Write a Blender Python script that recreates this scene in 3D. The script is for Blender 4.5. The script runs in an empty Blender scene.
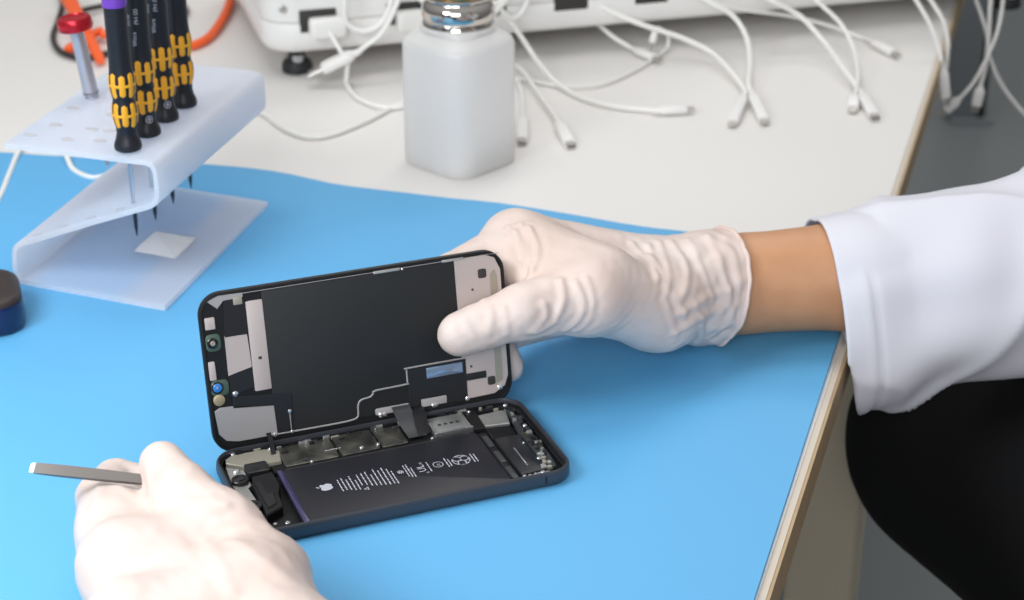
import bpy, bmesh, math, random
import numpy as np
from mathutils import Vector, Matrix
random.seed(7)
rng = np.random.default_rng(11)
C = bpy.context.scene.collection
S = 0.001                                   # everything below is written in millimetres
PI = math.pi

# ------------------------------------------------------------------ camera (calibrated on the phone's known size)
FPX, PITCH, CAMH = 1800.0, 0.44602152639, 432.314
_F = np.array([0, math.cos(PITCH), -math.sin(PITCH)]); _R = np.array([1., 0, 0]); _U = np.cross(_R, _F)
_O = np.array([0, 0, CAMH])
def ray(x, y): return _F + _R*(x-512)/FPX + _U*(300-y)/FPX
def gz(x, y, z=0.0):
    d = ray(x, y); return _O + (z-_O[2])/d[2]*d
def gy(x, y, Y):
    d = ray(x, y); return _O + Y/d[1]*d

# ------------------------------------------------------------------ materials
def principled(name, col, rough=.5, metal=0., spec=.5, sss=0., bump=None, var=None, coat=0., trans=0., ior=1.45):
    m = bpy.data.materials.new(name); m.use_nodes = True
    nt = m.node_tree; b = nt.nodes['Principled BSDF']
    b.inputs['Base Color'].default_value = (*col, 1); b.inputs['Roughness'].default_value = rough
    b.inputs['Metallic'].default_value = metal; b.inputs['Specular IOR Level'].default_value = spec
    b.inputs['IOR'].default_value = ior
    if coat: b.inputs['Coat Weight'].default_value = coat
    if trans: b.inputs['Transmission Weight'].default_value = trans
    if sss:
        b.inputs['Subsurface Weight'].default_value = sss
        b.inputs['Subsurface Radius'].default_value = (1., .5, .35); b.inputs['Subsurface Scale'].default_value = .004
    tc = nt.nodes.new('ShaderNodeTexCoord')
    if bump:
        sc, st = bump
        n = nt.nodes.new('ShaderNodeTexNoise'); n.inputs['Scale'].default_value = sc; n.inputs['Detail'].default_value = 3
        bp = nt.nodes.new('ShaderNodeBump'); bp.inputs['Strength'].default_value = st; bp.inputs['Distance'].default_value = .0006
        nt.links.new(tc.outputs['Object'], n.inputs['Vector']); nt.links.new(n.outputs['Fac'], bp.inputs['Height'])
        nt.links.new(bp.outputs['Normal'], b.inputs['Normal'])
    if var:
        sc, amt, col2 = var
        n = nt.nodes.new('ShaderNodeTexNoise'); n.inputs['Scale'].default_value = sc; n.inputs['Detail'].default_value = 4
        mx = nt.nodes.new('ShaderNodeMix'); mx.data_type = 'RGBA'
        mr = nt.nodes.new('ShaderNodeMapRange'); mr.inputs[1].default_value = .35; mr.inputs[2].default_value = .7
        mr.inputs[4].default_value = amt
        nt.links.new(tc.outputs['Object'], n.inputs['Vector']); nt.links.new(n.outputs['Fac'], mr.inputs[0])
        nt.links.new(mr.outputs[0], mx.inputs[0]); mx.inputs[6].default_value = (*col, 1); mx.inputs[7].default_value = (*col2, 1)
        nt.links.new(mx.outputs[2], b.inputs['Base Color'])
    return m
def frosted(name, col, translucent=.5, refr=.0, rough=.4, gloss=.06):
    m = bpy.data.materials.new(name); m.use_nodes = True
    nt = m.node_tree; nt.nodes.clear(); N = nt.nodes.new; Lk = nt.links.new
    out = N('ShaderNodeOutputMaterial'); d = N('ShaderNodeBsdfDiffuse'); t = N('ShaderNodeBsdfTranslucent'); g = N('ShaderNodeBsdfGlossy')
    r = N('ShaderNodeBsdfRefraction'); r.inputs['IOR'].default_value = 1.05; r.inputs['Roughness'].default_value = rough
    for s in (d, t, r): s.inputs['Color'].default_value = (*col, 1)
    g.inputs['Roughness'].default_value = .3
    a, b, c = N('ShaderNodeMixShader'), N('ShaderNodeMixShader'), N('ShaderNodeMixShader')
    a.inputs[0].default_value = translucent; b.inputs[0].default_value = refr; c.inputs[0].default_value = gloss
    Lk(d.outputs[0], a.inputs[1]); Lk(t.outputs[0], a.inputs[2]); Lk(a.outputs[0], b.inputs[1]); Lk(r.outputs[0], b.inputs[2])
    Lk(b.outputs[0], c.inputs[1]); Lk(g.outputs[0], c.inputs[2]); Lk(c.outputs[0], out.inputs[0])
    return m
M = dict(
 laminate=principled('laminate', (.78,.755,.73), .45, bump=(900,.05), var=(3,.3,(.74,.72,.70))),
 edge_wood=principled('edge_wood', (.46,.33,.19), .5, var=(60,.6,(.36,.25,.14))),
 edge_strip=principled('edge_strip', (.60,.53,.44), .5),
 leg_cream=principled('leg_cream', (.72,.63,.48), .5),
 mat=principled('blue_mat', (.112,.40,.70), .5, spec=.4, bump=(1500,.06), var=(5,.25,(.122,.42,.72))),
 acrylic=frosted('frosted_acrylic', (.965,.96,.985), .62, .20, .4, .06),
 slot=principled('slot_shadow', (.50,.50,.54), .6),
 black_rubber=principled('black_rubber', (.010,.011,.016), .42, bump=(700,.08)),
 yellow=principled('yellow_grip', (.86,.40,.018), .5),
 purple=principled('purple_ring', (.16,.05,.42), .35),
 print_white=principled('print_white', (.46,.46,.52), .6),
 steel=principled('steel', (.62,.63,.66), .28, 1.),
 steel_dark=principled('steel_dark', (.06,.06,.065), .35, .9),
 steel_rod=principled('steel_rod', (.50,.51,.58), .33, .75),
 red_anod=principled('red_anodised', (.50,.016,.03), .28, .55),
 chrome=principled('chrome', (.66,.62,.57), .07, 1.),
 brass=principled('brass_lid', (.50,.33,.14), .2, 1.),
 bottle=frosted('frosted_bottle', (.985,.967,.95), .6, .10, .3, .04),
 liquid=principled('liquid', (.62,.64,.66), .3),
 white_plastic=principled('white_plastic', (.82,.805,.785), .38),
 cable=principled('white_cable', (.83,.82,.79), .42),
 port_dark=principled('port_dark', (.035,.033,.03), .5),
 contact=principled('contact', (.55,.53,.50), .3, .9),
 rubber_foot=principled('rubber_foot', (.02,.021,.023), .55),
 grey_plastic=principled('grey_plastic', (.42,.43,.44), .5),
 orange=principled('orange_plastic', (.95,.13,.025), .4),
 black_cable=principled('black_cable', (.03,.025,.024), .5),
 navy=principled('navy_shell', (.008,.018,.075), .3, coat=.3),
 brown_top=principled('brown_top', (.035,.024,.022), .45, bump=(400,.1)),
 floor=principled('floor_vinyl', (.25,.265,.27), .4, var=(2.2,.4,(.21,.225,.235))),
 wall=principled('wall_paint', (.7,.7,.68), .8),
 post_grey=principled('post_grey', (.22,.24,.25), .5), post_black=principled('post_black', (.012,.012,.012), .5),
 housing=principled('housing', (.075,.08,.095), .38, .55),
 inner=principled('inner_black', (.010,.010,.011), .45, .2),
 battery=principled('battery_wrap', (.014,.014,.019), .42),
 tab=principled('pull_tab', (.045,.04,.10), .25, coat=.5),
 shield=principled('shield_grey', (.065,.065,.06), .36, .7, var=(110,.9,(.20,.19,.16))),  # paler warm noise patches paint in light caught on the metal
 silver=principled('silver_plate', (.56,.56,.53), .38, .75, var=(200,.6,(.42,.42,.40))),
 bright=principled('bright_screw', (.85,.85,.86), .2, .9),
 flex=principled('flex_black', (.018,.018,.020), .30, bump=(500,.05)),
 flexgrey=principled('flex_grey', (.045,.047,.05), .3),
 lcd=principled('lcd_black', (.010,.0115,.013), .6),
 bezel=principled('bezel_black', (.008,.008,.009), .4),
 tan=principled('tan_plate', (.50,.43,.41), .5, .15),
 tan_grey=principled('tan_grey', (.36,.34,.34), .5, .15),
 gold=principled('gold_plate', (.36,.33,.27), .42, .3),
 copper=principled('copper_disc', (.52,.42,.27), .4, .6),
 lens_blue=principled('lens_blue', (.03,.20,.60), .12, coat=1.),
 lens=principled('lens_black', (.006,.007,.008), .1, coat=1.),
 green=principled('board_green', (.06,.10,.075), .4),
 windowblue=principled('window_film', (.30,.40,.55), .12, .6),
 skin=principled('skin', (.56,.285,.15), .5, sss=.06, bump=(330,.25), var=(55,.6,(.47,.225,.11))),
 glove=principled('nitrile_glove', (.74,.615,.565), .48, sss=.12, bump=(420,.10), var=(20,.7,(.66,.48,.41))),
 coat=principled('coat_cotton', (.68,.675,.735), .85, bump=(1400,.12)),
 trousers=principled('black_cloth', (.006,.006,.0065), .8, spec=.2),
 hair=principled('dark_hair', (.02,.014,.01), .6),
 tool=principled('tool_steel', (.15,.135,.125), .45, .6),
 stool=principled('stool_vinyl', (.03,.03,.033), .5),
)

# ------------------------------------------------------------------ objects
def empty(name, loc=(0,0,0), rotz=0., parent=None):
    o = bpy.data.objects.new(name, None); C.objects.link(o)
    o.location = Vector(loc)*S; o.rotation_euler = (0,0,rotz); o.empty_display_size = .01
    if parent: o.parent = parent
    return o
def tag(o, label, cat, group=None):
    o['label'] = label; o['category'] = cat
    if group: o['group'] = group
    return o
def build(name, vf, mat, parent=None, origin=None, smooth=35, solid=None, subsurf=0):
    """one mesh object; vf = (verts, faces) in mm, in the parent's frame (or world minus origin)"""
    v, f = vf
    v = np.asarray(v, float)
    if origin is not None: v = v - np.asarray(origin, float)
    me = bpy.data.meshes.new(name)
    me.from_pydata((v*S).tolist(), [], [list(map(int, q)) for q in f])
    bm = bmesh.new(); bm.from_mesh(me); bmesh.ops.recalc_face_normals(bm, faces=bm.faces); bm.to_mesh(me); bm.free()
    me.materials.append(M[mat] if isinstance(mat, str) else mat)
    if smooth is not None:
        me.polygons.foreach_set('use_smooth', [True]*len(me.polygons))
        if smooth < 180: me.set_sharp_from_angle(angle=math.radians(smooth))
    o = bpy.data.objects.new(name, me); C.objects.link(o)
    if parent is not None: o.parent = parent
    elif origin is not None: o.location = Vector(origin)*S
    if solid:
        md = o.modifiers.new('thickness', 'SOLIDIFY'); md.thickness = solid*S; md.offset = -1
    if subsurf:
        md = o.modifiers.new('smooth', 'SUBSURF'); md.levels = md.render_levels = subsurf
    return o
def join(*vfs):
    V, Fc, n = [], [], 0
    for v, f in vfs:
        v = np.asarray(v, float); V.append(v); Fc += [[i+n for i in q] for q in f]; n += len(v)
    return np.concatenate(V), Fc
def xf(vf, mat3=None, t=(0,0,0)):
    v = np.asarray(vf[0], float)
    if mat3 is not None: v = v @ np.asarray(mat3, float).T
    return v + np.asarray(t, float), vf[1]
# ------------------------------------------------------------------ shapes
def rrect(x0, y0, x1, y1, r, n=6):
    r = max(.001, min(r, (x1-x0)/2-1e-4, (y1-y0)/2-1e-4)); P = []
    for cx, cy, a0 in ((x1-r,y1-r,0),(x0+r,y1-r,PI/2),(x0+r,y0+r,PI),(x1-r,y0+r,1.5*PI)):
        for k in range(n+1):
            a = a0+k*PI/2/n; P.append((cx+r*math.cos(a), cy+r*math.sin(a)))
    return np.array(P)
def loft(rings, cap0=True, cap1=True, closed=True):
    n = len(rings[0]); V = np.concatenate([np.asarray(r, float) for r in rings]); Fc = []
    for i in range(len(rings)-1):
        for j in range(n if closed else n-1):
            k = (j+1) % n
            Fc.append([i*n+j, i*n+k, (i+1)*n+k, (i+1)*n+j])
    if cap0: Fc.append(list(range(n))[::-1])
    if cap1: Fc.append([(len(rings)-1)*n+j for j in range(n)])
    return V, Fc
def at_z(P, z): return np.c_[P, np.full(len(P), z)]
def prism(P, z0, z1, bev=0.):
    """extruded polygon with a small chamfer pulled towards its centroid"""
    P = np.asarray(P, float)
    if bev <= 0: return loft([at_z(P, z0), at_z(P, z1)])
    c = P.mean(0); q = P - c; s = np.maximum(np.abs(q), 1e-6)
    Q = c + q*(1-bev/np.maximum(np.linalg.norm(q, axis=1), bev*2))[:,None]
    return loft([at_z(P, z0), at_z(P, z1-bev), at_z(Q, z1)])
def rbox(x0, y0, z0, x1, y1, z1, r=1., bev=.4, n=4):
    rs = []
    for d, z in ((bev, z0), (bev*.3, z0+bev*.3), (0, z0+bev), (0, z1-bev), (bev*.3, z1-bev*.3), (bev, z1)):
        rs.append(at_z(rrect(x0+d, y0+d, x1-d, y1-d, max(r-d, .05), n), z))
    return loft(rs)
def lathe(prof, n=32, cap0=True, cap1=True):
    a = np.arange(n)*2*PI/n
    return loft([np.c_[r*np.cos(a), r*np.sin(a), np.full(n, z)] for r, z in prof], cap0, cap1)
def frame_from(d, up=(0,0,1)):
    d = np.asarray(d, float); d = d/np.linalg.norm(d); up = np.asarray(up, float)
    if abs(d @ up) > .95: up = np.array([1.,0,0])
    x = np.cross(up, d); x /= np.linalg.norm(x); y = np.cross(d, x)
    return np.stack([x, y, d], 1)            # columns: side, up, along
def catmull(P, step=4.):
    P = np.asarray(P, float)
    Q = np.vstack([2*P[0]-P[1], P, 2*P[-1]-P[-2]]); out = []
    for i in range(1, len(Q)-2):
        p0, p1, p2, p3 = Q[i-1:i+3]; n = max(2, int(np.linalg.norm(p2-p1)/step))
        for t in np.arange(n)/n:
            out.append(.5*((2*p1)+(-p0+p2)*t+(2*p0-5*p1+4*p2-p3)*t*t+(-p0+3*p1-3*p2+p3)*t**3))
    out.append(P[-1]); return np.array(out)
def tube(P, r, n=10, smooth=True, step=4.):
    P = catmull(P, step) if smooth else np.asarray(P, float)
    T = np.gradient(P, axis=0); T /= np.linalg.norm(T, axis=1)[:,None]+1e-12
    rr = np.full(len(P), r) if np.isscalar(r) else np.interp(np.linspace(0,1,len(P)), np.linspace(0,1,len(r)), r)
    x = frame_from(T[0])[:,0]; rings = []; a = np.arange(n)*2*PI/n
    for p, t, q in zip(P, T, rr):
        x = x - t*(x@t); x /= np.linalg.norm(x); y = np.cross(t, x)
        rings.append(p + q*(np.cos(a)[:,None]*x + np.sin(a)[:,None]*y))
    return loft(rings)
_txt = {}
def text_geo(s, size):
    """flat lettering as (verts, faces), baseline at the origin, mm"""
    cu = bpy.data.curves.new('lettering', 'FONT'); cu.body = s; cu.size = size; cu.resolution_u = 2
    o = bpy.data.objects.new('lettering', cu); C.objects.link(o)
    dg = bpy.context.evaluated_depsgraph_get(); me = o.evaluated_get(dg).to_mesh()
    v = np.array([p.co[:] for p in me.vertices]).reshape(-1,3); f = [list(p.vertices) for p in me.polygons]
    o.evaluated_get(dg).to_mesh_clear(); bpy.data.objects.remove(o); bpy.data.curves.remove(cu)
    return v, f
# ------------------------------------------------------------------ organic surfaces: blended round cones -> mesh
def rc_dist(P, a, b, ra, rb):
    ba = b-a; t = np.clip(((P-a)@ba)/max(ba@ba, 1e-9), 0, 1)
    return np.linalg.norm(P-a-t[...,None]*ba, axis=-1) - (ra+t*(rb-ra))
def smin(a, b, k):
    h = np.clip(.5+.5*(b-a)/k, 0, 1); return b+(a-b)*h-k*h*(1-h)
def sdf(P, prims, grow=0.):
    f = np.full(P.shape[:-1], 60.)
    for a, b, ra, rb, k in prims: f = smin(f, rc_dist(P, a, b, ra, rb), k)
    return f-grow
def mesh_field(prims, h, grow=0.):
    lo = np.min([np.minimum(p[0]-p[2], p[1]-p[3]) for p in prims], 0)-grow-3*h-4
    hi = np.max([np.maximum(p[0]+p[2], p[1]+p[3]) for p in prims], 0)+grow+3*h+4
    n = np.ceil((hi-lo)/h).astype(int)+1
    f = np.full(n, 60., np.float32); ax = [lo[i]+h*np.arange(n[i]) for i in range(3)]
    for a, b, ra, rb, k in prims:
        m = k+3*h+grow+2
        i0 = np.maximum(np.floor((np.minimum(a-ra, b-rb)-m-lo)/h).astype(int), 0)
        i1 = np.minimum(np.ceil((np.maximum(a+ra, b+rb)+m-lo)/h).astype(int)+1, n)
        sl = tuple(slice(i0[i], i1[i]) for i in range(3))
        G = np.stack(np.meshgrid(*[ax[i][sl[i]] for i in range(3)], indexing='ij'), -1)
        f[sl] = smin(f[sl], rc_dist(G, a, b, ra, rb), k)
    return surface_nets(f-grow, lo, h)
def surface_nets(F, lo, h):
    n = np.array(F.shape); ins = F < 0; cs = tuple(n-1)
    tot = np.zeros(cs+(3,), np.float32); cnt = np.zeros(cs, np.float32)
    for ax in range(3):
        o1, o2 = [i for i in range(3) if i != ax]
        for d1 in (0,1):
            for d2 in (0,1):
                off = [0,0,0]; off[o1] = d1; off[o2] = d2; of2 = list(off); of2[ax] = 1
                s0 = tuple(slice(o, o+c) for o, c in zip(off, cs)); s1 = tuple(slice(o, o+c) for o, c in zip(of2, cs))
                m = ins[s0] != ins[s1]
                v0, v1 = F[s0][m], F[s1][m]; t = v0/(v0-v1)
                p = np.tile(np.array(off, np.float32), (len(t),1)); p[:,ax] += t
                tot[m] += p; cnt[m] += 1
    cell = cnt > 0; idx = np.full(cs, -1, np.int64); idx[cell] = np.arange(cell.sum())
    V = (tot[cell]/cnt[cell][:,None] + np.argwhere(cell))*h + lo
    faces = []
    for ax in range(3):
        o1, o2 = (ax+1) % 3, (ax+2) % 3
        s0 = [slice(1, n[i]-1) for i in range(3)]; s0[ax] = slice(0, n[ax]-1); s1 = list(s0); s1[ax] = slice(1, n[ax])
        m = ins[tuple(s0)] != ins[tuple(s1)]
        I = np.argwhere(m); I[:,o1] += 1; I[:,o2] += 1
        def c(a, b):
            J = I.copy(); J[:,o1] += a; J[:,o2] += b; return idx[J[:,0],J[:,1],J[:,2]]
        q = np.stack([c(-1,-1), c(0,-1), c(0,0), c(-1,0)], 1)
        fl = ~ins[tuple(s0)][m]; q[fl] = q[fl][:,::-1]; faces.append(q)
    return V, np.concatenate(faces)
def relax(V, Q, it=2, lam=.5):
    E = np.concatenate([Q[:,[0,1]], Q[:,[1,2]], Q[:,[2,3]], Q[:,[3,0]]]); V = V.copy()
    for _ in range(it):
        s = np.zeros_like(V); c = np.zeros(len(V))
        np.add.at(s, E[:,0], V[E[:,1]]); np.add.at(c, E[:,0], 1); np.add.at(s, E[:,1], V[E[:,0]]); np.add.at(c, E[:,1], 1)
        V += lam*(s/c[:,None]-V)
    return V
def grad(V, prims, e=.4):
    g = np.stack([sdf(V+d, prims)-sdf(V-d, prims) for d in np.eye(3)*e], -1)
    return g/(np.linalg.norm(g, axis=-1, keepdims=True)+1e-9)
def hit(px, py, prims, grow=0.):
    d = ray(px, py); d = d/np.linalg.norm(d); t = 300.
    for _ in range(200):
        s = float(sdf((_O+t*d)[None], prims, grow)[0])
        if s < .05: break
        t += min(s, 20)*.9
        if t > 1400: return None
    return _O+t*d
def seg_dist(P, L):
    best = np.full(len(P), 1e9)
    for a, b in zip(L[:-1], L[1:]):
        best = np.minimum(best, rc_dist(P, a, b, 0., 0.))
    return best
def wobble(P, wl, seed, n=7):
    r = np.random.default_rng(seed); f = np.zeros(len(P))
    for _ in range(n):
        k = r.normal(size=3); k *= 2*PI/(wl*r.uniform(.7,1.5))/np.linalg.norm(k); f += np.sin(P@k+r.uniform(0,6.3))
    return f/math.sqrt(n)

# ================================================================== THE SETTING
FLOOR = -750.
fl = build('floor', rbox(-2600,-1200,FLOOR-40,2600,4700,FLOOR,1,1), 'floor'); fl['kind'] = 'structure'
wb = build('wall_back', rbox(-2600,4700,FLOOR,2600,4800,1900,1,1), 'wall'); wb['kind'] = 'structure'

# ------------------------------------------------------------------ workbench
TOPZ = -2.0
eA, eB = gz(768,600,TOPZ), gz(960,0,TOPZ)
ed = (eB-eA)/np.linalg.norm(eB-eA); en = np.array([ed[1], -ed[0], 0])     # along the right edge, outwards
e0, e1 = eA-ed*520, eA+ed*1900
def edge_x(y): return eA[0]+(y-eA[1])*ed[0]/ed[1]
def slab(off0, off1, z0, z1, a=0., b=0.):
    """a board running along the bench's right edge: from off0 to off1 inwards of the edge"""
    P = [e0-en*off0+ed*a, e1-en*off0-ed*b, e1-en*off1-ed*b, e0-en*off1+ed*a]
    P = np.array([p[:2] for p in P]); return prism(P, z0, z1, .5)
bench = tag(empty('workbench', (eA[0]-300, eA[1]+400, FLOOR)), 'pale laminate workbench with a light wood edge under the blue mat', 'workbench')
bo = np.array([eA[0]-300, eA[1]+400, FLOOR])
build('tabletop', slab(4.2, 1150, TOPZ-22, TOPZ), 'laminate', bench, bo)
build('edge_strip', slab(1.0, 4.2, TOPZ-22, TOPZ), 'edge_strip', bench, bo)
build('edge_band', slab(-.6, 1.0, TOPZ-21.5, TOPZ-.3), 'edge_wood', bench, bo)
lp = gz(828,430,-24)
def bench_leg(c):
    P = rrect(-25,-25,25,25,5); R2 = np.stack([en[:2], ed[:2]], 1)
    return loft([at_z(P@R2.T+c[:2], FLOOR), at_z(P@R2.T+c[:2], TOPZ-22)])
legc = eA+ed*((1095-eA[1])/ed[1])-en*29; legc[2] = -60
for k, c in enumerate((legc, legc-en*1050, legc+ed*1250-en*380, legc+ed*1250-en*1050)):
    build('leg', bench_leg(c), 'leg_cream', bench, bo)
rail = np.stack([legc-ed*0+ed*20, legc+ed*1280]); 
build('rail', xf(rbox(-9,0,0,9,1210,40,1,1), np.stack([en, ed, np.array([0,0,1.])],1), legc*np.array([1,1,0])+ed*20+np.array([0,0,-66.])-en*12), 'leg_cream', bench, bo)

# ------------------------------------------------------------------ blue mat
mp = [(-60,150),(0,152),(60,156),(130,160),(190,163),(250,168),(290,174),(330,183),(365,188),(400,192),(450,198),(500,203),(570,214),(640,226),(700,233),(760,242),(810,252)]
mback = catmull(np.array([gz(x,y,0) for x,y in mp]), 12)
mb2 = gz(836,345,0); mb3 = gz(754,600,0); md_ = (mb3-mb2)/np.linalg.norm(mb3-mb2)
corner = mb2-md_*30
mback = mback[mback[:,0] < corner[0]-12]
Pm = np.vstack([mback[:,:2], corner[:2], mb2[:2], mb3[:2], (mb3+md_*330)[:2], [mback[0,0]-120, mb3[1]-330], [mback[0,0]-120, mback[0,1]]])
mat_o = build('work_mat', loft([at_z(Pm,-2.0), at_z(Pm,-.25), at_z(Pm+(Pm.mean(0)-Pm)*.0006, 0)]), 'mat', origin=(0,700,-2))
tag(mat_o, 'bright blue rubber work mat with a wavy back edge on the bench', 'mat')

# ------------------------------------------------------------------ phone
PB, PYAW = np.array([-112.1167,653.5446,0.]), 0.378426
L, W = 153.0, 75.7
phone = tag(empty('smartphone', PB, PYAW), 'black smartphone opened like a book, battery and boards exposed, on blue mat', 'phone')
def rr_ring(d, z, n=8): return at_z(rrect(d, d, L-d, W-d, 11.5-d*.9, n), z)
prof = [(2.6,0.05),(1.2,.35),(.45,1.3),(.08,2.6),(0,4.1),(.06,5.8),(.3,7.2),(.7,7.9),(1.1,8.1),(1.5,8.0),(1.7,7.3),(1.75,1.6)]
v, f = loft([rr_ring(d, z) for d, z in prof], True, True)
housing = build('housing', (v, f), 'housing', phone)
build('floor_plate', loft([rr_ring(1.8,1.55), rr_ring(1.8,2.0)]), 'inner', housing)
ledge = loft([rr_ring(1.7,6.0), rr_ring(2.9,6.0), rr_ring(2.9,5.0), rr_ring(1.7,5.0), rr_ring(1.7,6.0)], False, False)
build('seal_ledge', ledge, 'inner', housing)
for u in (8.5, 137.5):
    build('antenna_line', loft([np.array([(u-.5,y,z) for y,z in ((-.06,2.6),(-.12,4.1),(-.06,5.6),(.35,7.05),(.9,7.86),(.9,2))]),
                                np.array([(u+.5,y,z) for y,z in ((-.06,2.6),(-.12,4.1),(-.06,5.6),(.35,7.05),(.9,7.86),(.9,2))])]), 'black_rubber', housing)
battery = build('battery', rbox(25.5,2.9,2,122,49.8,6.6,1.6,.7), 'battery', phone)
build('pull_tab', join(rbox(24.6,3.2,5.0,27.3,49.6,6.95,.8,.35)), 'tab', battery)
build('seam_tape', rbox(29,49.9,2.5,119,51.2,6.3,.3,.2), 'flex', battery)
# printed marks on the battery: reading direction is +v, lines follow each other along +u
ZB = 6.66
def quad2(u0, v0, u1, v1): return np.array([(u0,v0,ZB),(u1,v0,ZB),(u1,v1,ZB),(u0,v1,ZB)]), [[0,1,2,3]]
marks = []
def textline(u, v0, v1, t=.54):
    v = v0
    while v < v1-.4:
        w = min(random.uniform(1.1,3.2), v1-v); marks.append(quad2(u-t/2, v, u+t/2, v+w)); v += w+random.uniform(.28,.5)
for u, a, b in ((48.0,21.8,32.5),(49.9,22,32.8),(51.8,21.5,31),(53.7,20.6,33.2),(55.6,20.2,29),(57.4,23.5,33),(59.6,23,33.5),(61.6,21.5,34.5),(63.6,21,31.5),(65.6,20.5,35),(67.6,20,33.5),(69.6,19.5,35.5),(71.6,19.5,33),(73.2,19,30.5),
                (79.6,23,33),(81.0,22,33.5),(82.4,21.5,30),(90.6,23.5,32),(99.4,24,32.5),(100.8,24.5,31),(112.0,24,31.5),(113.5,24,31)): textline(u, a, b)
def ring2(u, v, r, t, n=20):
    a = np.arange(n)*2*PI/n; o_ = np.c_[u+r*np.cos(a), v+r*np.sin(a), np.full(n,ZB)]; i_ = np.c_[u+(r-t)*np.cos(a), v+(r-t)*np.sin(a), np.full(n,ZB)]
    return np.vstack([o_, i_]), [[j,(j+1)%n,n+(j+1)%n,n+j] for j in range(n)]
# warning triangle
marks.append((np.array([(56.9,20.0,ZB),(59.3,21.4,ZB),(59.3,18.6,ZB),(57.6,20,ZB),(59.0,20.8,ZB),(59.0,19.2,ZB)]), [[0,1,4,3],[1,2,5,4],[2,0,3,5]]))
# small six-ray star mark
for k in range(4):
    a = k*PI/4; d = np.array([math.cos(a), math.sin(a)]); n_ = np.array([-d[1], d[0]])*.22; c = np.array([77.,28.])
    marks.append((np.array([[*(c-d*1.6-n_),ZB],[*(c+d*1.6-n_),ZB],[*(c+d*1.6+n_),ZB],[*(c-d*1.6+n_),ZB]]), [[0,1,2,3]]))
def turned(vf, u, v):                        # lettering turned so that its top points to -u and it reads along +v
    p = vf[0]; return np.c_[u-p[:,1], v+p[:,0], np.full(len(p), ZB)], vf[1]
marks.append(turned(text_geo('UL', 5.2), 88.6, 24.4)); marks.append(turned(text_geo('R', 2.2), 89.4, 22.6)); marks.append(turned(text_geo('US', 1.8), 88.4, 30.6))
marks += [ring2(95.2,28,2.5,.35), turned(text_geo('CE',2.0), 96.0, 26.4)]
for k in range(3):                           # three looped rings around a centre: the recycling mark
    a = k*2*PI/3+.4; marks.append(ring2(106.4+2.1*math.cos(a), 28+2.1*math.sin(a)*1.15, 2.2, .5))
marks.append(ring2(106.4,28,4.4,.45,28))
build('printed_marks', join(*marks), 'print_white', battery, smooth=None)
ap = [(0,.62),(.10,.68),(.22,.70),(.33,.66),(.40,.58),(.33,.50),(.31,.40),(.35,.30),(.44,.22),(.40,.08),(.30,-.08),(.20,-.16),(.10,-.14),(0,-.11),(-.10,-.14),(-.20,-.16),(-.32,-.06),(-.42,.12),(-.46,.32),(-.42,.52),(-.32,.66),(-.2,.70),(-.1,.67)]
lf = [(0,.72),(.02,.85),(.12,.95),(.2,.98),(.19,.86),(.1,.76)]
def emb(P, sc=6.6):
    P = np.array(P)*sc; return np.c_[43.6-P[:,1], 28+P[:,0], np.full(len(P), ZB)], [list(range(len(P)))]
build('fruit_emblem', join(emb(ap), emb(lf)), 'print_white', battery, smooth=None)
# boards and modules
board = build('logic_board', prism([(24,52.3),(101,52.3),(101,55),(103,55),(103,72.6),(12,72.6),(8,69),(24,69)], 2, 4.2, .3), 'inner', phone)
for x0,y0,x1,y1,z in ((30,54,56,72.4,5.4),(57.2,53.6,76,72.6,5.8),(77,54.5,90,72,5.4)):
    sh = build('shield_plate', rbox(x0,y0,4.2,x1,y1,z,1.0,.4), 'shield', board)
build('shield_slot', rbox(50.5,60.4,5.4,58.5,61.2,5.95,.2,.1), 'bright', board)
for u,v_,r in ((33,66.5,1),(40,56.5,.9),(47,70,.8),(64,55.5,1),(70,70.3,.9),(61,68,.8),(86,56,.9),(88,70,.9)):
    build('chip', rbox(u-r*1.6,v_-r*.8,5.2,u+r*1.6,v_+r*.8,6.1,.2,.15), random.choice(['flex','flexgrey','inner']), board)
cage = build('connector_cage', rbox(104.2,55.6,2,122.6,71,6.2,1.0,.4), 'silver', phone)
build('cage_rim', join(rbox(103.6,54.9,2,122.8,55.9,6.9,.3,.2), rbox(103.4,55.2,2,104.5,70.6,6.8,.3,.2)), 'bright', cage)
build('cage_window', join(*[rbox(107.5+3*k,62.4,6.05,109.3+3*k,64.1,6.3,.3,.1) for k in range(4)]), 'port_dark', cage)
build('black_bracket', prism([(122.9,54),(128.2,53),(129.5,72),(123.2,72)],2,6.0,.4), 'inner', phone)
build('speaker_plate', prism([(128.4,54.6),(140.6,53),(143.2,64.8),(141.5,66),(129,65.4)],2,6.1,.4), 'silver', phone)
build('speaker_box', prism([(127.8,42),(139.5,41.4),(140.6,51.6),(128.2,53.2)],2,5.6,.5), 'inner', phone)
tap = build('haptic_motor', rbox(127.8,6.3,2,140.6,41.2,6.4,1.2,.6), 'flex', phone)
build('scale_line', rbox(133.0,14.5,6.35,133.7,29.5,6.62,.2,.1), 'bright', tap)
build('scale_dot', xf(lathe([(.7,0),(.7,.3)],10), None, (133.4,13.2,6.35)), 'bright', tap)
strip = build('battery_stop', rbox(122.6,2.8,2,126.9,49.6,5.6,.6,.3), 'inner', phone)
for a, b in ((5,16),(20,31),(35.5,46)): build('stop_pad', rbox(123.4,a,5.5,126.2,b,6.0,.4,.2), 'flexgrey', strip)
dock = build('dock_flex', prism([(141.4,6),(146.6,10),(147.6,20),(147.6,60),(144,69),(141.5,66.5),(143.8,58),(141.6,44)],2,5.0,.4), 'flexgrey', phone)
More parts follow.
